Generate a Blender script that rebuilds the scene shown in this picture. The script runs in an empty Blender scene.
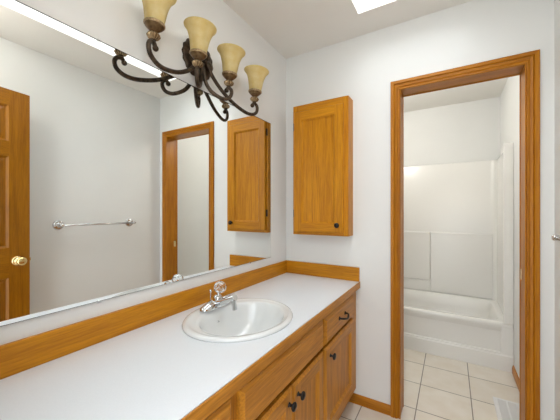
import bpy, bmesh, math, random
from mathutils import Vector, Matrix
random.seed(4)
PI = math.pi
scn = bpy.context.scene
col = scn.collection

# ------------------------------------------------------------------ camera
YAW = math.atan(171 / 285.3)
cd = bpy.data.cameras.new('camera'); cam = bpy.data.objects.new('camera', cd); col.objects.link(cam)
cd.sensor_width = 36.0; cd.lens = 285.3 / 560 * 36; cd.shift_y = 1 / 560; cd.clip_start = .01
cam.location = (1.079, 0, 1.28); cam.rotation_euler = (PI / 2, 0, YAW)
scn.camera = cam

# ------------------------------------------------------------------ world, lights, exposure
WORLD = 3.0
TUB_FILL = 45            # glow of the fill globe added in the tub room
ENTRY_FILL = 22          # glow of the fill globe added near the entry
w = bpy.data.worlds.new('sky'); scn.world = w; w.use_nodes = True
w.node_tree.nodes['Background'].inputs[0].default_value = (.90, .96, 1.02, 1)
w.node_tree.nodes['Background'].inputs[1].default_value = WORLD
SKYLIGHT = 5.6           # brightness of the sky-lit acrylic skylight pane

vs = scn.view_settings
vs.view_transform = 'Standard'; vs.look = 'None'; vs.gamma = 1; vs.use_curve_mapping = False; vs.exposure = 0.14

# ------------------------------------------------------------------ materials
def nodes(name):
    m = bpy.data.materials.new(name); m.use_nodes = True
    nt = m.node_tree; b = nt.nodes['Principled BSDF']
    return m, nt, b
def plain(name, colr, rough=.5, metal=0, **kw):
    m, nt, b = nodes(name)
    b.inputs['Base Color'].default_value = (*colr, 1); b.inputs['Roughness'].default_value = rough
    b.inputs['Metallic'].default_value = metal
    for k, v in kw.items(): b.inputs[k.replace('_', ' ')].default_value = v
    return m
def mottled(name, c1, c2, scale, rough, bump=0, detail=3, metal=0, bscale=None):
    m, nt, b = nodes(name); N = nt.nodes.new; L = nt.links.new
    tc = N('ShaderNodeTexCoord'); nz = N('ShaderNodeTexNoise'); nz.inputs['Scale'].default_value = scale
    nz.inputs['Detail'].default_value = detail
    L(tc.outputs['Object'], nz.inputs['Vector'])
    r = N('ShaderNodeValToRGB'); r.color_ramp.elements[0].color = (*c1, 1); r.color_ramp.elements[1].color = (*c2, 1)
    r.color_ramp.elements[0].position = .35; r.color_ramp.elements[1].position = .65
    L(nz.outputs[0], r.inputs[0]); L(r.outputs[0], b.inputs['Base Color'])
    b.inputs['Roughness'].default_value = rough; b.inputs['Metallic'].default_value = metal
    if bump:
        n2 = N('ShaderNodeTexNoise'); n2.inputs['Scale'].default_value = bscale or scale
        L(tc.outputs['Object'], n2.inputs['Vector'])
        bp = N('ShaderNodeBump'); bp.inputs['Strength'].default_value = bump; bp.inputs['Distance'].default_value = .002
        L(n2.outputs[0], bp.inputs['Height']); L(bp.outputs[0], b.inputs['Normal'])
    return m
def oak(name, axis, dark=(.39, .135, .003), light=(.63, .265, .008)):
    """varnished oak; the grain runs along the given axis"""
    m, nt, b = nodes(name); N = nt.nodes.new; L = nt.links.new
    tc = N('ShaderNodeTexCoord'); oi = N('ShaderNodeObjectInfo')
    sc_ = N('ShaderNodeVectorMath'); sc_.operation = 'SCALE'; sc_.inputs[0].default_value = (7.3, 5.1, 9.7)
    L(oi.outputs['Random'], sc_.inputs['Scale'])
    ad = N('ShaderNodeVectorMath'); L(tc.outputs['Object'], ad.inputs[0]); L(sc_.outputs[0], ad.inputs[1])
    mp = N('ShaderNodeMapping'); s = [1.0, 1.0, 1.0]; s[axis] = .055; mp.inputs['Scale'].default_value = s
    L(ad.outputs[0], mp.inputs['Vector'])
    big = N('ShaderNodeTexNoise'); big.inputs['Scale'].default_value = 9; big.inputs['Detail'].default_value = 2
    L(mp.outputs[0], big.inputs['Vector'])
    mu = N('ShaderNodeMath'); mu.operation = 'MULTIPLY'; mu.inputs[1].default_value = 38; L(big.outputs[0], mu.inputs[0])
    sn = N('ShaderNodeMath'); sn.operation = 'SINE'; L(mu.outputs[0], sn.inputs[0])
    fine = N('ShaderNodeTexNoise'); fine.inputs['Scale'].default_value = 170; fine.inputs['Detail'].default_value = 4
    fine.inputs['Roughness'].default_value = .65
    L(mp.outputs[0], fine.inputs['Vector'])
    a1 = N('ShaderNodeMath'); a1.operation = 'MULTIPLY_ADD'; a1.inputs[1].default_value = .085; L(sn.outputs[0], a1.inputs[0]); L(fine.outputs[0], a1.inputs[2])
    r = N('ShaderNodeValToRGB')
    r.color_ramp.elements[0].position = .24; r.color_ramp.elements[0].color = (*dark, 1)
    r.color_ramp.elements[1].position = .72; r.color_ramp.elements[1].color = (*light, 1)
    L(a1.outputs[0], r.inputs[0]); L(r.outputs[0], b.inputs['Base Color'])
    b.inputs['Roughness'].default_value = .38; b.inputs['Specular IOR Level'].default_value = .32
    bp = N('ShaderNodeBump'); bp.inputs['Strength'].default_value = .08; bp.inputs['Distance'].default_value = .002
    L(fine.outputs[0], bp.inputs['Height']); L(bp.outputs[0], b.inputs['Normal'])
    return m

OAK = [oak('oak_x', 0), oak('oak_y', 1), oak('oak_z', 2)]
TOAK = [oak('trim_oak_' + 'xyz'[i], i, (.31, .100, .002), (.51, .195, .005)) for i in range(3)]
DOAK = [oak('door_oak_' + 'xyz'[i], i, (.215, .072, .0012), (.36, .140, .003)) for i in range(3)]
VOAK = [oak('vanity_oak_' + 'xyz'[i], i, (.31, .114, .009), (.60, .255, .024)) for i in range(3)]
WALL = mottled('wall_paint', (.80, .805, .785), (.815, .82, .80), 3, .6, .12, bscale=180)
CEIL = mottled('ceiling_paint', (.84, .815, .765), (.86, .835, .785), 3, .75, .2, bscale=120)
LAMINATE = mottled('white_laminate', (.79, .835, .875), (.81, .855, .895), 220, .28, 0)
PORCELAIN = plain('white_porcelain', (.79, .815, .81), .08, 0, Coat_Weight=.5)
FIBERGLASS = plain('gloss_fiberglass', (.86, .85, .815), .22)
MIRROR = plain('silvered_glass', (.91, .93, .915), 0.0, 1.0)
CHROME = plain('chrome', (.68, .69, .70), .07, 1.0)
NICKEL = plain('brushed_nickel', (.62, .62, .62), .22, 1.0)
BRASS = plain('polished_brass', (.85, .66, .32), .16, 1.0)
BLACK = plain('blackened_bronze', (.012, .010, .009), .35, .4)
BRONZE = mottled('aged_bronze', (.026, .017, .010), (.085, .055, .033), 60, .38, .2, metal=.6)
BRASSY = mottled('brushed_gold_bronze', (.08, .040, .014), (.21, .125, .050), 45, .36, .2, metal=.5)
GILT = mottled('rubbed_gold_bronze', (.24, .16, .08), (.46, .34, .19), 90, .35, .2, metal=.7)
WHITE = plain('white_enamel', (.80, .80, .79), .4)
DARK = plain('edge_shade', (.02, .018, .016), .9)
CAULK = plain('grey_caulk', (.45, .44, .42), .7)
CLEAR = plain('clear_acrylic', (1, 1, 1), .02, 0, Transmission_Weight=1.0, IOR=1.49)

m, nt, b = nodes('amber_scavo_glass'); N = nt.nodes.new; L = nt.links.new
tc = N('ShaderNodeTexCoord'); nz = N('ShaderNodeTexNoise'); nz.inputs['Scale'].default_value = 25; nz.inputs['Detail'].default_value = 4
L(tc.outputs['Object'], nz.inputs['Vector'])
r = N('ShaderNodeValToRGB'); r.color_ramp.elements[0].position = .3; r.color_ramp.elements[0].color = (.80, .64, .26, 1)
r.color_ramp.elements[1].position = .7; r.color_ramp.elements[1].color = (.88, .76, .42, 1)
L(nz.outputs[0], r.inputs[0]); L(r.outputs[0], b.inputs['Base Color'])
b.inputs['Roughness'].default_value = .25
tr = N('ShaderNodeBsdfTranslucent'); L(r.outputs[0], tr.inputs['Color'])
mx = N('ShaderNodeMixShader'); mx.inputs[0].default_value = .45
L(b.outputs[0], mx.inputs[1]); L(tr.outputs[0], mx.inputs[2]); L(mx.outputs[0], nt.nodes['Material Output'].inputs[0])
AMBER = m

m, nt, b = nodes('skylit_acrylic')
b.inputs['Base Color'].default_value = (.9, .9, .9, 1)
b.inputs['Emission Color'].default_value = (.92, .97, 1.03, 1); b.inputs['Emission Strength'].default_value = SKYLIGHT
SKYPANE = m
def opal(name, strength):
    m, nt, b = nodes(name)
    b.inputs['Base Color'].default_value = (.9, .9, .9, 1)
    b.inputs['Emission Color'].default_value = (1, .97, .915, 1); b.inputs['Emission Strength'].default_value = strength
    return m
TUB_GLOW = opal('tub_fill_glow', TUB_FILL); ENTRY_GLOW = opal('entry_fill_glow', ENTRY_FILL)  # emission for the two added fill globes

m, nt, b = nodes('ceramic_floor_tile'); N = nt.nodes.new; L = nt.links.new
tc = N('ShaderNodeTexCoord'); mp = N('ShaderNodeMapping'); mp.inputs['Location'].default_value = (-.886 + .31 * 20, -2.651 + .31 * 20, 0)
L(tc.outputs['Object'], mp.inputs['Vector'])
br = N('ShaderNodeTexBrick'); br.offset = 0; br.squash = 1
for k, v in (('Scale', 1), ('Mortar Size', .0034), ('Mortar Smooth', .2), ('Brick Width', .31), ('Row Height', .31), ('Bias', 0)):
    br.inputs[k].default_value = v
br.inputs['Color1'].default_value = (.82, .77, .69, 1); br.inputs['Color2'].default_value = (.78, .73, .65, 1)
br.inputs['Mortar'].default_value = (.25, .22, .18, 1)
L(mp.outputs[0], br.inputs['Vector'])
nz = N('ShaderNodeTexNoise'); nz.inputs['Scale'].default_value = 9; nz.inputs['Detail'].default_value = 5
L(tc.outputs['Object'], nz.inputs['Vector'])
rr = N('ShaderNodeValToRGB'); rr.color_ramp.elements[0].position = .3; rr.color_ramp.elements[0].color = (.92, .89, .84, 1)
rr.color_ramp.elements[1].position = .7; rr.color_ramp.elements[1].color = (1, 1, 1, 1)
L(nz.outputs[0], rr.inputs[0])
mm = N('ShaderNodeMix'); mm.data_type = 'RGBA'; mm.blend_type = 'MULTIPLY'; mm.inputs[0].default_value = 1
L(br.outputs['Color'], mm.inputs[6]); L(rr.outputs[0], mm.inputs[7]); L(mm.outputs[2], b.inputs['Base Color'])
b.inputs['Roughness'].default_value = .32
bp = N('ShaderNodeBump'); bp.inputs['Strength'].default_value = .5; bp.inputs['Distance'].default_value = .002; bp.invert = True
L(br.outputs['Fac'], bp.inputs['Height']); L(bp.outputs[0], b.inputs['Normal'])
TILE = m

# ------------------------------------------------------------------ mesh helpers
class MB:
    """collects shapes and links them as one mesh object"""
    def __init__(self): self.v = []; self.f = []; self.m = []; self.sm = []; self.mats = []
    def mi(self, mat):
        if mat not in self.mats: self.mats.append(mat)
        return self.mats.index(mat)
    def face(self, pts, mat, smooth=False):
        i = len(self.v); self.v += [tuple(p) for p in pts]
        self.f.append(tuple(range(i, i + len(pts)))); self.m.append(self.mi(mat)); self.sm.append(smooth)
        return self
    def box(self, x0, x1, y0, y1, z0, z1, mat):
        i = len(self.v)
        self.v += [(x, y, z) for z in (z0, z1) for y in (y0, y1) for x in (x0, x1)]
        for f in ((0, 2, 3, 1), (4, 5, 7, 6), (0, 1, 5, 4), (2, 6, 7, 3), (0, 4, 6, 2), (1, 3, 7, 5)):
            self.f.append(tuple(i + k for k in f)); self.m.append(self.mi(mat)); self.sm.append(False)
        return self
    def rings(self, rings, mat, smooth=True, closed=True, cap0=False, cap1=False):
        """skin a list of equally long point rings"""
        i = len(self.v); n = len(rings[0]); k = self.mi(mat)
        for rg in rings: self.v += [tuple(p) for p in rg]
        for a in range(len(rings) - 1):
            for q in range(n if closed else n - 1):
                r_ = (q + 1) % n
                self.f.append((i + a * n + q, i + a * n + r_, i + (a + 1) * n + r_, i + (a + 1) * n + q)); self.m.append(k); self.sm.append(smooth)
        if cap0: self.f.append(tuple(i + q for q in range(n))[::-1]); self.m.append(k); self.sm.append(False)
        if cap1: self.f.append(tuple(i + (len(rings) - 1) * n + q for q in range(n))); self.m.append(k); self.sm.append(False)
        return self
    def lathe(self, prof, mat, c=(0, 0, 0), axis='z', n=32, sx=1, sy=1, cap0=False, cap1=False, flute=0, smooth=True):
        rg = []
        for r_, h in prof:
            ring = []
            for q in range(n):
                t = 2 * PI * q / n; rad = r_ * (1 + flute * math.cos(12 * t)) if flute else r_
                a_, b_ = rad * math.cos(t) * sx, rad * math.sin(t) * sy
                p = {'z': (a_, b_, h), 'x': (h, a_, b_), 'y': (b_, h, a_)}[axis]
                ring.append((c[0] + p[0], c[1] + p[1], c[2] + p[2]))
            rg.append(ring)
        return self.rings(rg, mat, smooth, True, cap0, cap1)
    def tube(self, pts, rad, mat, n=12, cap=True):
        pts = [Vector(p) for p in pts]; rg = []; up = None
        for i_, p in enumerate(pts):
            t = (pts[min(i_ + 1, len(pts) - 1)] - pts[max(i_ - 1, 0)]).normalized()
            if up is None: up = t.orthogonal().normalized()
            else: up = (up - t * up.dot(t)).normalized()
            s_ = t.cross(up); rr_ = rad(i_ / (len(pts) - 1)) if callable(rad) else rad
            rg.append([p + (up * math.cos(2 * PI * q / n) + s_ * math.sin(2 * PI * q / n)) * rr_ for q in range(n)])
        return self.rings(rg, mat, True, True, cap, cap)
    def ball(self, c, r_, mat, n=20, m_=12, sz=1):
        prof = [(r_ * math.sin(PI * k / m_) + 1e-5, -r_ * sz * math.cos(PI * k / m_)) for k in range(m_ + 1)]
        return self.lathe(prof, mat, c, 'z', n)
    def build(self, name, parent=None, bevel=0, origin=None, label=None, flat=False, seg=2):
        me = bpy.data.meshes.new(name)
        og = Vector(origin) if origin else (Vector(parent['_o']) if parent is not None and '_o' in parent else Vector((0, 0, 0)))
        me.from_pydata([tuple(Vector(p) - og) for p in self.v], [], self.f)
        for mt in self.mats: me.materials.append(mt)
        for p, k, s_ in zip(me.polygons, self.m, self.sm): p.material_index = k; p.use_smooth = s_ and not flat
        bm = bmesh.new(); bm.from_mesh(me); bmesh.ops.remove_doubles(bm, verts=bm.verts, dist=1e-6)
        bmesh.ops.recalc_face_normals(bm, faces=bm.faces); bm.to_mesh(me); bm.free()
        o = bpy.data.objects.new(name, me); col.objects.link(o)
        if parent is not None: o.parent = parent; o['_o'] = tuple(og)
        else: o.location = og; o['_o'] = tuple(og)
        if bevel:
            b_ = o.modifiers.new('bevel', 'BEVEL'); b_.width = bevel; b_.segments = seg; b_.limit_method = 'ANGLE'
        if label: o['label'] = label
        return o
def spline(pts, n=10):
    P = [Vector(p) for p in pts]; P = [2 * P[0] - P[1]] + P + [2 * P[-1] - P[-2]]; out = []
    for i in range(1, len(P) - 2):
        for k in range(n):
            t = k / n; a, b_, c, d = P[i - 1], P[i], P[i + 1], P[i + 2]
            out.append(.5 * ((2 * b_) + (c - a) * t + (2 * a - 5 * b_ + 4 * c - d) * t * t + (3 * b_ - a - 3 * c + d) * t ** 3))
    out.append(P[-2]); return out
def thing(name, label, cat, loc, group=None):
    o = bpy.data.objects.new(name, None); col.objects.link(o); o.location = loc; o['_o'] = tuple(loc)
    o.empty_display_size = .1
    o['label'] = label; o['category'] = cat
    if group: o['group'] = group
    return o
def tag(o, label, cat, group=None):
    o['label'] = label; o['category'] = cat
    if group: o['group'] = group
    return o
def struct(o): o['kind'] = 'structure'; return o
def kids(o): return [c for c in bpy.data.objects if c.parent == o]
def copy_tree(o, delta=None, parent=None):
    c = o.copy(); col.objects.link(c); c.parent = parent
    if delta is not None: c.location = Vector(o.location) + Vector(delta)
    for ch in kids(o): copy_tree(ch, None, c)
    return c

def panel_door(mb, O, U, V, Nn, wd, ht, t, panels, mats, gu, gv, recess=.009, slope=.010, raised=0, edge=.005):
    """a framed door: O lower-left back corner, U across, V up, N out of the face; panels = [(u0,u1,v0,v1)];
    stiles take the grain of V (gv), rails that of U (gu)"""
    O, U, V, Nn = Vector(O), Vector(U), Vector(V), Vector(Nn)
    P = lambda u, v, n: O + U * u + V * v + Nn * n
    mu_, mv = mats[gu], mats[gv]
    def ring(u0, u1, v0, v1, n): return [P(u0, v0, n), P(u1, v0, n), P(u1, v1, n), P(u0, v1, n)]
    mb.face(ring(0, wd, 0, ht, 0), mv)
    edge, drop = edge if isinstance(edge, tuple) else (edge, edge)
    mb.rings([ring(0, wd, 0, ht, 0), ring(0, wd, 0, ht, t - drop), ring(edge, wd - edge, edge, ht - edge, t)], mv, False)
    us = sorted({edge, wd - edge} | {p[0] for p in panels} | {p[1] for p in panels})
    vs_ = sorted({edge, ht - edge} | {p[2] for p in panels} | {p[3] for p in panels})
    first, last = min(p[0] for p in panels), max(p[1] for p in panels)
    for i in range(len(us) - 1):
        for j in range(len(vs_) - 1):
            uc, vc = (us[i] + us[i + 1]) / 2, (vs_[j] + vs_[j + 1]) / 2
            if any(p[0] < uc < p[1] and p[2] < vc < p[3] for p in panels): continue
            mb.face(ring(us[i], us[i + 1], vs_[j], vs_[j + 1], t), mv if (uc < first or uc > last) else mu_)
    for (u0, u1, v0, v1) in panels:
        k = slope; r0 = ring(u0, u1, v0, v1, t); r1 = ring(u0 + .002, u1 - .002, v0 + .002, v1 - .002, t - .003)
        r2 = ring(u0 + k, u1 - k, v0 + k, v1 - k, t - recess)
        mb.rings([r0, r1, r2], mv, False)
        if raised:
            q = k + .006; w_ = k + .034
            mb.rings([r2, ring(u0 + q, u1 - q, v0 + q, v1 - q, t - recess), ring(u0 + w_, u1 - w_, v0 + w_, v1 - w_, t - raised)], mv, False)
            mb.face(ring(u0 + w_, u1 - w_, v0 + w_, v1 - w_, t - raised), mv)
        else: mb.face(r2, mv)

def slab_front(mb, O, U, V, Nn, wd, ht, t, mat):
    """drawer front with a stepped ogee edge"""
    O, U, V, Nn = Vector(O), Vector(U), Vector(V), Vector(Nn)
    def ring(d, n): return [O + U * a + V * b_ + Nn * n for a, b_ in ((d, d), (wd - d, d), (wd - d, ht - d), (d, ht - d))]
    mb.face(ring(0, 0), mat)
    mb.rings([ring(0, 0), ring(0, t * .55), ring(.003, t * .66), ring(.010, t * .85), ring(.014, t)], mat, False)
    mb.face(ring(.014, t), mat)

# ------------------------------------------------------------------ the room
D, RW, CZ = 1.893, 1.514, 2.44        # back wall, right wall, ceiling
NY = .11                               # inner face of the entry wall
TD = 3.63                              # far wall of the tub room
DX0, DX1, DH = .800, 1.414, 2.036      # tub-room doorway (rough opening behind its jamb)
def sbox(name, boxes, mat):
    mb = MB()
    for b_ in boxes: mb.box(*b_, mat)
    return struct(mb.build(name))
sbox('floor', [(-.1, 3.0, -1.6, 3.75, -.1, 0)], TILE)
SX0, SX1, SY0, SY1 = .61, 1.10, .48, 1.678
sbox('ceiling', [(-.1, SX0, -.01, D + .06, CZ, CZ + .12), (SX1, 1.64, -.01, D + .06, CZ, CZ + .12),
                 (SX0, SX1, -.01, SY0, CZ, CZ + .12), (SX0, SX1, SY1, D + .06, CZ, CZ + .12),
                 (-.1, 1.64, D + .06, 3.75, CZ, CZ + .12)], CEIL)
sbox('wall_left', [(-.12, 0, -.01, TD + .12, 0, CZ)], WALL)
sbox('wall_right', [(RW, RW + .12, -.01, TD + .12, 0, CZ)], WALL)
sbox('wall_back', [(0, DX0 - .01, D, D + .118, 0, CZ), (DX1 + .01, RW, D, D + .118, 0, CZ), (DX0 - .01, DX1 + .01, D, D + .118, DH + .01, CZ)], WALL)
sbox('wall_far', [(0, RW, TD, TD + .12, 0, CZ)], WALL)
EX0, EX1 = .60, 1.27
sbox('wall_front', [(0, EX0, NY - .12, NY, 0, CZ), (EX1, RW, NY - .12, NY, 0, CZ), (EX0, EX1, NY - .12, NY, 2.05, CZ)], WALL)
# skylight well and its pane
sk = struct(MB().box(SX0 - .03, SX0, SY0 - .03, SY1 + .03, CZ + .12, CZ + .46, WALL).box(SX1, SX1 + .03, SY0 - .03, SY1 + .03, CZ + .12, CZ + .46, WALL)
            .box(SX0, SX1, SY0 - .03, SY0, CZ + .12, CZ + .46, WALL).box(SX0, SX1, SY1, SY1 + .03, CZ + .12, CZ + .46, WALL).build('window_1'))
fr = MB()
for a in ((SX0 - .03, SX0 + .02, SY0 - .03, SY1 + .03), (SX1 - .02, SX1 + .03, SY0 - .03, SY1 + .03), (SX0 + .02, SX1 - .02, SY0 - .03, SY0 + .02), (SX0 + .02, SX1 - .02, SY1 - .02, SY1 + .03)):
    fr.box(*a, CZ + .46, CZ + .50, WHITE)
fr.build('window_frame', sk)
MB().box(SX0 + .02, SX1 - .02, SY0 + .02, SY1 - .02, CZ + .47, CZ + .478, SKYPANE).build('pane', sk, label='bright sky-lit white pane')

# ------------------------------------------------------------------ doorway to the tub room
CAS = [(0, 0), (0, .010), (.004, .013), (.008, .0070), (.014, .0075), (.019, .0135), (.030, .0170), (.034, .0125), (.038, .018), (.054, .018), (.057, .015), (.057, 0)]
def casing(name, xl, xr, zt, y, sgn, mats=TOAK):
    """colonial casing mitred round a doorway on the wall plane y; sgn -1 faces the viewer"""
    mb = MB()
    st = [[(xl - a, y + sgn * n, 0) for a, n in CAS], [(xl - a, y + sgn * n, zt + a) for a, n in CAS],
          [(xr + a, y + sgn * n, zt + a) for a, n in CAS], [(xr + a, y + sgn * n, 0) for a, n in CAS]]
    for k in range(3): mb.rings([st[k], st[k + 1]], mats[0] if k == 1 else mats[2], False)
    mb.face(st[0], mats[2]); mb.face(st[3], mats[2])
    return mb
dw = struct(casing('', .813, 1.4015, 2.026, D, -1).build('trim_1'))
jm = MB()
J0, J1 = D - .004, D + .122
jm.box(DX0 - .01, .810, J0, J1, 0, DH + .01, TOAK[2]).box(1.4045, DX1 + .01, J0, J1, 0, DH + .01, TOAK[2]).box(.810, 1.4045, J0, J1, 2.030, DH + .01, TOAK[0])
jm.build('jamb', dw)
MB().box(1.4030, 1.4050, D + .082, D + .110, .91, .968, BRASS).build('strike_plate', dw, .001, label='small brass strike plate')
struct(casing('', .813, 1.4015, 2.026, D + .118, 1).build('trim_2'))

# baseboards
BP = [(0, 0), (.012, 0), (.012, .040), (.009, .048), (.009, .054), (.005, .062), (0, .062)]
def baseboard(name, p0, p1, nrm, mat):
    mb = MB(); nv = Vector(nrm)
    rg = [[Vector(p) + nv * a + Vector((0, 0, z)) for a, z in BP] for p in (p0, p1)]
    mb.rings(rg, mat, False, True, True, True)
    return struct(mb.build(name))
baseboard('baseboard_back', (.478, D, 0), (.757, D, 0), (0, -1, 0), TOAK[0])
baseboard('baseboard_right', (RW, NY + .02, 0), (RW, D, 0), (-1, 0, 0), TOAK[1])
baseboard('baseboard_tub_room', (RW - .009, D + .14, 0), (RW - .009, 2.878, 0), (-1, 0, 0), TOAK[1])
sbox('wall_tub_side', [(RW - .009, RW, D + .118, TD, 0, CZ)], WALL)

# ------------------------------------------------------------------ entry door, swung open beside the camera (seen in the mirror)
ed_dir = Vector((.154, .988, 0)).normalized(); ed_n = Vector((-ed_dir.y, ed_dir.x, 0))   # face towards the mirror
EW = .66
far_edge = Vector((1.352, .778, .012)); hinge = far_edge - ed_dir * EW
mb = MB()
uu = [(.108, .108 + .185), (EW - .112 - .185, EW - .112)]
vv = [(.20, .845), (1.035, 1.615), (1.712, 1.940)]
pans = [(a, b_, c, d) for a, b_ in uu for c, d in vv]
for sgn in (1, -1):
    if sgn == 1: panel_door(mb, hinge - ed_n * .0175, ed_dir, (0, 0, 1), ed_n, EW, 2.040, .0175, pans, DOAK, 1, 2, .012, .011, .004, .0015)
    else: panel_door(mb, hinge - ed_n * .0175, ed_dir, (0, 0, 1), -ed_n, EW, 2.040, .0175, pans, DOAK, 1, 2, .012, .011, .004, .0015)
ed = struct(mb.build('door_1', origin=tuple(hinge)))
ed['label'] = 'open oak six-panel entry door reflected at the left of the mirror'
kc = far_edge - ed_dir * .070; kc.z = .958
M3 = Matrix((ed_n, ed_dir, Vector((0, 0, 1)))).transposed()
for sgn in (1, -1):
    k = MB(); base = kc - ed_n * (.0175 if sgn < 0 else -.0) + ed_n * (-.0175 if sgn < 0 else 0)
    prof = [(1e-4, 0), (.031, 0), (.031, .004), (.026, .009), (.013, .012), (.011, .030), (.017, .036), (.026, .045), (.028, .054), (.024, .062), (.012, .067), (1e-4, .068)]
    k.lathe(prof, BRASS, axis='x', n=28)
    k.v = [tuple(base + M3 @ Vector((p[0] * sgn, p[1], p[2]))) for p in k.v]
    k.build('door_knob', ed, label='polished brass knob')
lt = MB(); e0 = far_edge.copy(); e0.z = .958
lt.box(0, .010, -.006, .006, -.010, .010, BRASS)
lt.v = [tuple(e0 + ed_dir * p[0] - ed_n * .0175 + ed_n * p[1] + Vector((0, 0, p[2]))) for p in lt.v]
lt.build('latch', ed, label='brass latch bolt')
hg = MB()
for z in (.22, 1.02, 1.80):
    hg.lathe([(.006, -.04), (.006, .04)], BRASS, (hinge.x + .004, hinge.y - .006, hinge.z + z), n=12, cap0=True, cap1=True)
hg.build('hinge', ed)

# ------------------------------------------------------------------ vanity cabinet
VX, FX, DT = .516, .536, .022
van = thing('vanity_cabinet', 'long oak vanity cabinet with drawers and doors under the white countertop', 'cabinet', (.27, 1.0, 0))
c = MB()
c.box(.004, VX, NY + .002, NY + .018, .10, .773, VOAK[2]).box(.004, VX, D - .020, D - .004, .10, .773, VOAK[2])
c.box(.004, VX, NY + .018, D - .020, .10, .116, VOAK[1]).box(.004, .012, NY + .018, D - .020, .116, .773, VOAK[1])
c.box(.455, .470, NY + .002, D - .004, 0, .10, VOAK[1])
c.box(.012, VX - .06, 1.284, 1.300, .116, .773, VOAK[2]); c.build('case', van)
f = MB()
for y0, y1 in ((NY + .002, .155), (.599, .658), (1.763, D - .003)):
    f.box(VX, FX, y0, y1, .10, .773, VOAK[2])
for y0, y1 in ((.155, .599), (.658, 1.763)): f.box(VX, FX, y0, y1, .10, .172, VOAK[1])
f.build('face_frame', van, .0012)
def knob(parent, y, z, x=FX + DT):
    k = MB(); prof = [(1e-4, -.001), (.009, -.001), (.009, .002), (.0055, .004), (.005, .012), (.009, .016), (.0155, .019), (.017, .0235), (.0135, .028), (1e-4, .030)]
    k.lathe(prof, BLACK, (x, y, z), 'x', 24); k.build('knob', parent, label='round black knob')
def pull(parent, y, z, x=FX + DT):
    k = MB()
    k.tube(spline([(x - .001, y - .048, z), (x + .016, y - .046, z), (x + .026, y - .030, z - .004), (x + .030, y, z - .010), (x + .026, y + .030, z - .004), (x + .016, y + .046, z), (x - .001, y + .048, z)], 6), lambda t: .0042 + .0016 * math.sin(PI * t), BLACK, 10)
    for s in (-1, 1): k.lathe([(1e-4, 0), (.011, 0), (.011, .003), (.007, .006), (1e-4, .0065)], BLACK, (x - .001, y + s * .048, z), 'x', 20)
    k.build('pull', parent, label='bowed black drawer pull')
def vdoor(y0, y1, ky):
    m_ = MB(); w_, h_ = y1 - y0, .448
    panel_door(m_, (FX + .0005, y0, .158), (0, 1, 0), (0, 0, 1), (1, 0, 0), w_, h_, DT, [(.058, w_ - .058, .062, h_ - .062)], VOAK, 1, 2, .013, .011, 0, (.012, .009))
    d = m_.build('door', van); knob(d, ky, .554); return d
def vdrawer(y0, y1, py):
    m_ = MB(); slab_front(m_, (FX + .0005, y0, .622), (0, 1, 0), (0, 0, 1), (1, 0, 0), y1 - y0, .133, DT, VOAK[1])
    d = m_.build('drawer' if py else 'false_drawer_front', van)
    if py:
        pull(d, py, .696)
        MB().box(.10, FX, y0 + .03, y1 - .03, .645, .655, VOAK[1]).box(.10, FX, y0 + .03, y0 + .042, .655, .73, VOAK[1]).box(.10, FX, y1 - .042, y1 - .03, .655, .73, VOAK[1]).build('drawer_box', d)
vdrawer(1.301, 1.775, 1.545); vdrawer(.143, .617, .377); vdrawer(.655, 1.282, None)
vdoor(1.301, 1.775, 1.360); vdoor(.143, .617, .572); vdoor(.655, .969, .934); vdoor(.972, 1.282, 1.008)

# ------------------------------------------------------------------ countertop with a hole for the sink
CT = .814
SC = Vector((.287, .981)); SA, SB = .225, .252
ct = thing('countertop', 'white laminate countertop with oak edge band running along the mirror wall', 'countertop', (.27, 1.0, .774))
cx0, cx1, cy0, cy1 = .002, .5585, NY + .001, D - .001
ha, hb = SA - .022, SB - .022
angs = sorted([2 * PI * k / 64 for k in range(64)] + [math.atan2(y - SC.y, x - SC.x) % (2 * PI) for x in (cx0, cx1) for y in (cy0, cy1)])
inn, out = [], []
for t in angs:
    cs, sn_ = math.cos(t), math.sin(t)
    k = 1 / math.sqrt((cs / ha) ** 2 + (sn_ / hb) ** 2); inn.append((SC.x + k * cs, SC.y + k * sn_))
    q = min(((cx1 if cs > 0 else cx0) - SC.x) / cs if abs(cs) > 1e-9 else 1e9, ((cy1 if sn_ > 0 else cy0) - SC.y) / sn_ if abs(sn_) > 1e-9 else 1e9)
    out.append((SC.x + q * cs, SC.y + q * sn_))
m_ = MB(); lo = CT - .039
m_.rings([[(x, y, lo) for x, y in inn], [(x, y, CT) for x, y in inn], [(x, y, CT) for x, y in out], [(x, y, lo) for x, y in out], [(x, y, lo) for x, y in inn]], LAMINATE, False)
m_.build('laminate_top', ct)
MB().box(.559, .5650, cy0, cy1, CT - .042, CT - .001, VOAK[1]).build('edge_band', ct, .002, label='oak front edge band')
MB().box(.0015, .014, cy0, cy1, CT + .0003, CT + .092, OAK[1]).build('backsplash_board', ct, .0015, label='low oak backsplash under the mirror')
MB().box(.0145, .560, D - .0185, D - .0015, CT + .0003, CT + .092, OAK[0]).build('backsplash_board', ct, .0015, label='short oak backsplash on the end wall')

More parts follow.
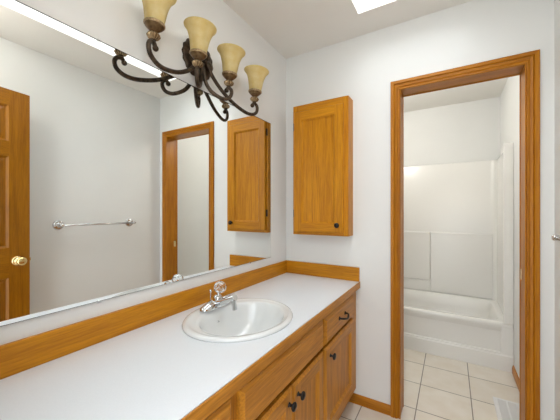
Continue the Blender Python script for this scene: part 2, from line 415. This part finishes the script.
# ------------------------------------------------------------------ sink
sk_ = thing('bathroom_sink', 'oval white porcelain drop-in sink set in the white countertop', 'sink', (SC.x, SC.y, CT))
def ell(cx, cy, a, b_, z, n=72): return [(cx + a * math.cos(2 * PI * k / n), cy + b_ * math.sin(2 * PI * k / n), z) for k in range(n)]
X, Y = SC
ox = .020
prof = [(0, SA - .026, SB - .026, CT - .03), (0, SA - .026, SB - .026, CT + .0004), (0, SA - .002, SB - .002, CT + .0004), (0, SA, SB, CT + .005), (0, SA - .004, SB - .004, CT + .011), (0, SA - .012, SB - .012, CT + .0145),
        (.003, SA - .022, SB - .020, CT + .0145), (.006, SA - .028, SB - .024, CT + .0115), (.018, SA - .040, SB - .036, CT + .0105), (ox, .172, .204, CT + .0095), (ox, .165, .198, CT + .003), (ox, .157, .190, CT - .018),
        (ox, .144, .176, CT - .050), (ox - .002, .124, .152, CT - .088), (ox - .006, .094, .116, CT - .120), (ox - .010, .058, .072, CT - .138), (ox - .012, .022, .022, CT - .145), (ox - .012, .021, .021, CT - .152)]
m_ = MB(); m_.rings([ell(X + o_, Y, a, b_, z) for o_, a, b_, z in prof], PORCELAIN)
# underside shell
m_.rings([ell(X + ox, Y, a, b_, z) for a, b_, z in ((.174, .206, CT - .03), (.162, .193, CT - .06), (.138, .168, CT - .10), (.10, .125, CT - .135), (.03, .03, CT - .162))], PORCELAIN)
m_.build('basin', sk_)
dr = MB().lathe([(1e-4, -.0005), (.016, -.0005), (.019, .002), (.0205, .0015), (.0205, -.006)], CHROME, (X + ox - .012, Y, CT - .1445), n=28)
dr.build('drain', sk_, label='chrome drain')
ov = MB().lathe([(1e-4, .001), (.006, .001), (.0065, 0)], CHROME, (X + ox - .1465, Y, CT - .045), 'x', 20); ov.build('overflow_ring', sk_, label='chrome overflow ring')

# ------------------------------------------------------------------ faucet
FXc, FY, FZ = .126, 1.000, CT + .0150
fa = thing('faucet', 'chrome faucet with clear round lever knob on the back of the sink', 'faucet', (FXc, FY, FZ))
def stad(rx, ry, z, n=40): 
    pts = []
    for k in range(n):
        t = 2 * PI * k / n; c_, s_ = math.cos(t), math.sin(t)
        pts.append((FXc + rx * math.copysign(abs(c_) ** .75, c_), FY + ry * math.copysign(abs(s_) ** .75, s_), z))
    return pts
m_ = MB(); m_.rings([stad(.031, .091, FZ), stad(.032, .092, FZ + .004), stad(.030, .088, FZ + .012), stad(.023, .070, FZ + .021), stad(.019, .048, FZ + .030), stad(.010, .020, FZ + .034)], CHROME, True, True, True, True)
m_.build('base_plate', fa)
def tilt(mb, ang, c):
    """leans what is in mb towards the bowl about the point c"""
    R_ = Matrix.Rotation(ang, 3, 'Y'); c = Vector(c)
    mb.v = [tuple(c + R_ @ (Vector(p) - c)) for p in mb.v]; return mb
pv = (FXc + .010, FY, FZ + .02)
m_ = MB(); m_.lathe([(.024, .006), (.0235, .034), (.022, .046), (.018, .054), (.012, .058), (1e-4, .059)], CHROME, (FXc + .010, FY, FZ), n=32); tilt(m_, .20, pv).build('body', fa)
sp = MB(); path = spline([(FXc + .004, FY, FZ + .022), (FXc + .040, FY, FZ + .034), (FXc + .075, FY, FZ + .047), (FXc + .100, FY, FZ + .057), (FXc + .118, FY, FZ + .062)], 6)
rg = []
for i, p in enumerate(path):
    t = i / (len(path) - 1); wy = .024 - .009 * t; hz = .017 - .004 * t
    rg.append([(p.x - hz * .45 * math.sin(a), p.y + wy * math.cos(a), p.z + hz * math.sin(a)) for a in [2 * PI * k / 20 for k in range(20)]])
sp.rings(rg, CHROME, True, True, True, True)
spo = sp.build('spout', fa)
tilt(MB().lathe([(1e-4, -.047), (.0105, -.047), (.0118, -.045), (.0118, -.012), (.0130, -.010), (.0130, .004), (.010, .010)], CHROME, (FXc + .106, FY, FZ + .050), n=24), -.22, (FXc + .106, FY, FZ + .050)).build('aerator', spo)
lv = MB(); lv.lathe([(.010, .056), (.011, .060), (.0075, .064), (.0075, .074)], CHROME, (FXc + .010, FY, FZ), n=24); tilt(lv, .20, pv).build('lever_stem', fa)
kb = MB(); R_ = .0300; rows = 7
rg = []
for k in range(rows + 1):
    ph = PI * (k + .0) / rows; rr_ = max(R_ * math.sin(ph), .0005 if k in (0,) else .009 if k == rows else .0005)
    rg.append([(FXc + .012 + rr_ * math.cos(2 * PI * (q + .5 * (k % 2)) / 12), FY + rr_ * math.sin(2 * PI * (q + .5 * (k % 2)) / 12), FZ + .097 + R_ * .92 * math.cos(ph)) for q in range(12)])
kb.rings(rg, CLEAR, False, True, True, True)
tilt(kb, .20, pv).build('handle_knob', fa, label='clear faceted acrylic knob')
MB().lathe([(.0022, 0), (.0022, .062), (.0022, .064), (.0055, .066), (.006, .072), (.004, .077), (1e-4, .078)], CHROME, (FXc - .030, FY - .004, FZ - .001), n=14).build('lift_rod', fa)

# ------------------------------------------------------------------ mirror
MY0, MY1, MZ0, MZ1 = .256, 1.664, .960, 1.884
mi = thing('wall_mirror', 'wide frameless mirror clipped to the wall above the vanity', 'mirror', (0, .96, .96))
m_ = MB(); bv = .004
def yz(y0, y1, z0, z1, x): return [(x, y0, z0), (x, y1, z0), (x, y1, z1), (x, y0, z1)]
m_.box(.0008, .0055, MY0 - .001, MY1 + .001, MZ0 - .0015, MZ1 + .0035, DARK)  # dark backing runs past the glass as a painted gap-shadow line
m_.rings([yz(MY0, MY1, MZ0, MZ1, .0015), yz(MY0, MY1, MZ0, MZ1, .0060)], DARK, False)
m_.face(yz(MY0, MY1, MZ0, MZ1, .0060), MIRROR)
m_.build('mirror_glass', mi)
for y in (.539, 1.427):
    for z, s in ((MZ1, 1), (MZ0, -1)):
        z0, z1 = (z - .003, z + .006) if s > 0 else (z - .006, z + .003)
        MB().box(.0062, .0085, y - .007, y + .007, z0, z1, CLEAR if s > 0 else NICKEL).build('mirror_clip', mi, .001, label='small mirror clip')

# ------------------------------------------------------------------ medicine cabinet on the back wall
mc = thing('wall_cabinet', 'narrow oak wall cabinet with one panelled door beside the doorway', 'cabinet', (.315, D, 1.57))
KX0, KX1, KZ0, KZ1, KY = .114, .5155, 1.116, 2.022, D - .099
m_ = MB()
m_.box(KX0, KX0 + .016, KY + .018, D - .001, KZ0, KZ1, OAK[2]).box(KX1 - .016, KX1, KY + .018, D - .001, KZ0, KZ1, OAK[2])
m_.box(KX0 + .016, KX1 - .016, KY + .018, D - .001, KZ0, KZ0 + .016, OAK[0]).box(KX0 + .016, KX1 - .016, KY + .018, D - .001, KZ1 - .016, KZ1, OAK[0])
m_.box(KX0 + .016, KX1 - .016, D - .006, D - .001, KZ0 + .016, KZ1 - .016, OAK[2])
m_.build('case', mc, .001)
m_ = MB()
m_.box(KX0, KX0 + .042, KY, KY + .018, KZ0, KZ1, OAK[2]).box(KX1 - .042, KX1, KY, KY + .018, KZ0, KZ1, OAK[2])
m_.box(KX0 + .042, KX1 - .042, KY, KY + .018, KZ0, KZ0 + .045, OAK[0]).box(KX0 + .042, KX1 - .042, KY, KY + .018, KZ1 - .07, KZ1, OAK[0])
m_.build('face_frame', mc, .001)
dx0, dx1, dz0, dz1 = KX0 + .014, KX1 - .029, KZ0 + .019, KZ1 - .048
m_ = MB(); w_, h_ = dx1 - dx0, dz1 - dz0
panel_door(m_, (dx0, KY - .0005, dz0), (1, 0, 0), (0, 0, 1), (0, -1, 0), w_, h_, .019, [(.058, w_ - .058, .062, h_ - .062)], OAK, 0, 2, .013, .012)
md = m_.build('door', mc)
k = MB(); prof = [(1e-4, .001), (.009, .001), (.009, -.002), (.0055, -.004), (.005, -.012), (.009, -.016), (.0155, -.019), (.017, -.0235), (.0135, -.028), (1e-4, -.030)]
k.lathe(prof, BLACK, (dx1 - .036, KY - .0195, dz0 + .052), 'y', 24); k.build('knob', md, label='round black knob')
for z in (dz0 + .13, dz1 - .10):
    h_ = MB(); h_.box(KX0 + .002, dx0 + .001, KY - .003, KY - .0004, z - .026, z + .026, BRONZE)
    h_.lathe([(.0042, -.026), (.0042, .026)], BRONZE, (dx0 - .004, KY - .006, z), n=12, cap0=True, cap1=True)
    h_.build('hinge', mc, label='dark hinge')

# ------------------------------------------------------------------ vanity light
LY, LZ = 1.006, 2.030
vl = thing('vanity_light', 'bronze four-arm wall light with amber bell shades above the mirror', 'wall light', (0, LY, LZ))
bp_ = MB()
prof = [(.100, .0005), (.100, .006), (.094, .012), (.084, .013), (.074, .021), (.056, .026), (.040, .026), (.030, .034), (.018, .042), (1e-4, .045)]
rg = []
for i, (r_, h) in enumerate(prof):
    rg.append([(h + (.003 * math.cos(10 * t) if 2 < i < 7 else 0), LY + r_ * .98 * math.cos(t) * (1 + .03 * math.cos(16 * t) * (i < 5)), LZ + r_ * .95 * math.sin(t) * (1 + .03 * math.cos(16 * t) * (i < 5))) for t in [2 * PI * q / 64 for q in range(64)]])
bp_.rings(rg, BRONZE, True); bp_.build('backplate', vl)
hub = MB(); hub.ball((.044, LY, LZ - .004), .022, BRONZE, 24, 14); hub.build('hub', vl)
outer = [(.03, 2.032), (.085, 2.008), (.178, 1.962), (.336, 1.912), (.56, 1.866), (.79, 1.840), (.94, 1.838), (1.04, 1.855), (1.070, 1.882), (1.045, 1.902), (.992, 1.906), (.960, 1.893)]
inner = [(.03, 2.015), (.06, 1.975), (.13, 1.922), (.34, 1.876), (.70, 1.849), (.95, 1.850), (1.08, 1.866), (1.12, 1.887), (1.08, 1.902), (.98, 1.905), (.92, 1.894)]
def arm_points(prof, s, yy): return [(.030 + .083 * q, LY + s * yy * q, z) for q, z in prof]
def lamp_holder(y):
    h = MB(); cx, z0 = .113, LZ - .118
    h.lathe([(1e-4, .0), (.010, .0), (.009, .006), (.012, .008)], BRONZE, (cx, y, z0), n=24)
    h.lathe([(.009, .030), (.013, .033), (.016, .036), (.026, .045), (.034, .053), (.0365, .058), (.034, .060), (.030, .056), (1e-4, .052)], BRASSY, (cx, y, z0), n=40)
    ho = h.build('lamp_holder', vl, origin=(cx, y, z0)); ho.location = Vector((cx, y, z0)) - Vector(vl.location); ho.rotation_euler = (0, .07, 0)
    b2 = MB(); b2.lathe([(.009, .004), (.017, .009), (.022, .016), (.022, .021), (.017, .028), (.010, .032)], GILT, (cx, y, z0), n=96, flute=.14); dk = b2.mi(BRASSY); b2.m = [dk if (k + 52) % 8 < 3 else v_ for k, v_ in enumerate(b2.m)]; b2.build('ribbed_bead', ho, label='gold-rubbed ribbed bead')
    b3 = MB(); b3.lathe([(.0355, .056), (.0385, .059), (.0385, .064), (.0345, .067)], GILT, (cx, y, z0), n=40); b3.build('collar_ring', ho, label='gold-rubbed collar ring')
    s = MB(); zs = z0 + .060
    pr = [(.033, .002), (.0355, .014), (.0385, .032), (.0420, .054), (.0470, .076), (.0545, .096), (.0635, .111), (.0705, .118), (.0712, .1205), (.0695, .121), (.0615, .113), (.0525, .098), (.0447, .077), (.0395, .054), (.0360, .032), (.0325, .014), (.030, .004)]
    s.lathe(pr, AMBER, (cx, y, zs), n=48); s.build('glass_shade', ho, label='amber frosted glass bell shade')
    bl = MB(); bl.lathe([(.012, -.010), (.013, .010), (.014, .022), (.022, .040), (.026, .056), (.024, .070), (.014, .080), (1e-4, .083)], plain('bulb_glass', (.85, .84, .80), .3) if 'bulb_glass' not in bpy.data.materials else bpy.data.materials['bulb_glass'], (cx, y, zs), n=24); bl.build('bulb', ho)
for s, pts, yy in ((-1, outer, .323), (-1, inner, .104), (1, inner, .104), (1, outer, .323)):
    a = MB(); P = arm_points(pts, s, yy)
    a.tube(spline(P, 8), lambda t: .0100 - .0015 * t, BRONZE, 14)
    e = P[-1]; a.ball((e[0], e[1], e[2] - .002), .0115, BRONZE, 16, 10)
    a.build('arm', vl); lamp_holder(LY + s * yy)

vl.rotation_euler = (-.035, 0, 0)      # it hangs a little out of level

# ------------------------------------------------------------------ towel bar on the right wall
tb = thing('towel_bar', 'chrome towel bar on round wall brackets, seen reflected in the mirror', 'towel bar', (RW, 1.27, 1.17))
BX, TZ = RW - .072, 1.172
for y in (1.0, 1.562):
    p = MB(); p.lathe([(1e-4, -.0008), (.037, -.0008), (.037, -.005), (.032, -.010), (.022, -.011), (.016, -.014), (.0105, -.018), (.0095, -.060), (.012, -.064), (.0125, -.078), (.010, -.082), (1e-4, -.083)], CHROME, (RW, y, TZ), 'x', 32)
    p.build('bracket', tb)
MB().tube([(BX, .990, TZ), (BX, 1.27, TZ), (BX, 1.578, TZ)], .0078, NICKEL, 16).build('bar', tb)

# ------------------------------------------------------------------ bathtub and shower surround
TX0, TX1, TY0, TY1, TR = .002, RW - .0105, 2.880, TD - .002, .380
FLX = 1.440
def rrect(x0, x1, y0, y1, r_, z, n=8):
    pts = []
    for cx, cy, a0 in ((x1 - r_, y0 + r_, -PI / 2), (x1 - r_, y1 - r_, 0), (x0 + r_, y1 - r_, PI / 2), (x0 + r_, y0 + r_, PI)):
        for k in range(n + 1):
            t = a0 + PI / 2 * k / n; pts.append((cx + r_ * math.cos(t), cy + r_ * math.sin(t), z))
    return pts
tub = thing('bathtub', 'white fiberglass bathtub behind the doorway with moulded surround walls', 'bathtub', (.75, 3.25, 0))
m_ = MB()
m_.rings([rrect(TX0, TX1, TY0 + .018, TY1, .01, .30), rrect(TX0, TX1, TY0 + .006, TY1, .01, .345), rrect(TX0, TX1, TY0 + .002, TY1, .01, .362), rrect(TX0, TX1, TY0 + .008, TY1, .012, .376), rrect(TX0 + .01, TX1 - .01, TY0 + .022, TY1 - .01, .02, .381),
          rrect(TX0 + .06, FLX - .008, TY0 + .062, TY1 - .050, .10, .379), rrect(TX0 + .075, FLX - .020, TY0 + .076, TY1 - .062, .11, .368), rrect(TX0 + .10, FLX - .045, TY0 + .095, TY1 - .085, .12, .27),
          rrect(TX0 + .16, FLX - .085, TY0 + .12, TY1 - .11, .13, .11), rrect(TX0 + .24, FLX - .16, TY0 + .17, TY1 - .16, .11, .065)], FIBERGLASS, True, True, False, True)
m_.build('tub_basin', tub)
# apron with a shallow recess and a step above the floor
ap = MB(); x0, x1 = TX0, TX1
ap.rings([[(x, TY0, 0) for x in (x0, x1)], [(x, TY0, .118) for x in (x0, x1)], [(x, TY0 + .004, .126) for x in (x0, x1)]], FIBERGLASS, False, False)
rx0, rx1 = x0 + .06, 1.428
def fring(u0, u1, z0, z1, y): return [(u0, y, z0), (u1, y, z0), (u1, y, z1), (u0, y, z1)]
ap.rings([fring(x0, x1, .126, .345, TY0 + .004), fring(rx0, rx1, .138, .345, TY0 + .006), fring(rx0 + .006, rx1 - .008, .142, .345, TY0 + .016)], FIBERGLASS, False)
ap.face(fring(rx0 + .006, rx1 - .008, .142, .345, TY0 + .016), FIBERGLASS)
ap.face(fring(x0, x1, 0, .345, TY0 + .03), FIBERGLASS)
ap.build('apron', tub)
# surround: walls as a moulded U with rounded corners, swept upwards
ST = 1.797
def uwall(off, z):
    """inner outline of the surround from the front right round the back to the front left"""
    r_ = .055 + off; xr, xl, yb = 1.472 + off, .036 - off, TY1 - .030 + off; pts = [(FLX + 0.0 + off, TY0 + .004, z), (xr - .018, TY0 + .05, z), (xr - .004, TY0 + .16, z)]
    for k in range(9):
        t = PI / 2 * k / 8; pts.append((xr - r_ + r_ * math.cos(t), yb - r_ + r_ * math.sin(t), z))
    for k in range(9):
        t = PI / 2 + PI / 2 * k / 8; pts.append((xl + r_ + r_ * math.cos(t), yb - r_ + r_ * math.sin(t), z))
    pts += [(xl + .004, TY0 + .16, z), (xl + .018, TY0 + .05, z), (.074 - off, TY0 + .004, z)]
    return pts
su = MB()
su.rings([uwall(0, .379), uwall(0, ST - .010), uwall(.003, ST - .002), uwall(.010, ST), uwall(.022, ST)], FIBERGLASS, True, False)
su.build('surround_wall', tub)
# front flanges
fl = MB()
fl.rings([rrect(FLX, TX1, TY0 - .001, TY0 + .012, .004, z) for z in (.381, 1.812)] + [rrect(FLX + .006, TX1 - .002, TY0 + .001, TY0 + .010, .003, 1.822)], FIBERGLASS, False, True, True, True)
fl.build('front_flange', tub, label='flat front flange at the doorway end')
# lower moulded wall panels with the ledge line and the soap shelf column
lp = MB(); yb = TY1 - .030; LZ1 = 1.048
def slabp(u0, u1, z0, z1, y, dep, rr_=.012):
    lp.rings([[(p[0], y, p[1]) for p in R] for R in ([(u0, z0), (u1, z0), (u1, z1), (u0, z1)],)] +
             [[(u0, y - dep + rr_, z0), (u1, y - dep + rr_, z0), (u1, y - dep + rr_, z1), (u0, y - dep + rr_, z1)],
              [(u0 + rr_ * .3, y - dep + rr_ * .3, z0 + rr_ * .3), (u1 - rr_ * .3, y - dep + rr_ * .3, z0 + rr_ * .3), (u1 - rr_ * .3, y - dep + rr_ * .3, z1 - rr_ * .3), (u0 + rr_ * .3, y - dep + rr_ * .3, z1 - rr_ * .3)],
              [(u0 + rr_, y - dep, z0 + rr_), (u1 - rr_, y - dep, z0 + rr_), (u1 - rr_, y - dep, z1 - rr_), (u0 + rr_, y - dep, z1 - rr_)]], FIBERGLASS, False, True, False, True)
slabp(.880, 1.445, .381, LZ1, yb, .014)
slabp(.10, .885, .381, .51, yb, .014)
slabp(.10, .880, .505, LZ1, yb, .024)
lp.build('moulded_panel', tub)

# unseen globes added for even fill: one before the tub, one inside the entry
def fill_globe(x, y, mat, label):
    gl = thing('added_fill_globe', label, 'fill light', (x, y, CZ))
    MB().lathe([(1e-4, 0), (.06, 0), (.06, -.012), (.02, -.022), (.016, -.030), (.016, -.055), (.040, -.060), (.040, -.072)], WHITE, (x, y, CZ - .0005), n=32).build('stem', gl)
    MB().ball((x, y, CZ - .142), .085, mat, 32, 20).build('globe_shade', gl)
fill_globe(.55, 2.62, TUB_GLOW, 'added unseen fill globe hanging in front of the bathtub, lit')
fill_globe(1.02, .26, ENTRY_GLOW, 'added unseen fill globe just inside the entry beside the open door, lit')

# floor register
fr = thing('floor_register', 'white metal floor vent on the beige tiles by the tub-room wall', 'vent', (1.395, 2.29, 0))
VX0, VX1, VY0, VY1 = 1.325, 1.468, 2.135, 2.437
m_ = MB()
def xyr(d, z): return [(VX0 + d, VY0 + d, z), (VX1 - d, VY0 + d, z), (VX1 - d, VY1 - d, z), (VX0 + d, VY1 - d, z)]
m_.rings([xyr(0, .0005), xyr(0, .002), xyr(.004, .006), xyr(.022, .006), xyr(.024, .0015)], WHITE, False)
m_.face(xyr(.024, .0012), CAULK)
m_.build('register_frame', fr)
sl = MB(); n_ = 22
for k in range(n_):
    y = VY0 + .026 + (VY1 - VY0 - .052) * (k + .5) / n_
    sl.box(VX0 + .0235, VX1 - .0235, y - .0033, y + .0033, .0018, .0058, WHITE)
sl.box((VX0 + VX1) / 2 - .004, (VX0 + VX1) / 2 + .004, VY0 + .0235, VY1 - .0235, .0018, .006, WHITE)
sl.build('louvers', fr)

for o in bpy.data.objects:
    if '_o' in o: del o['_o']
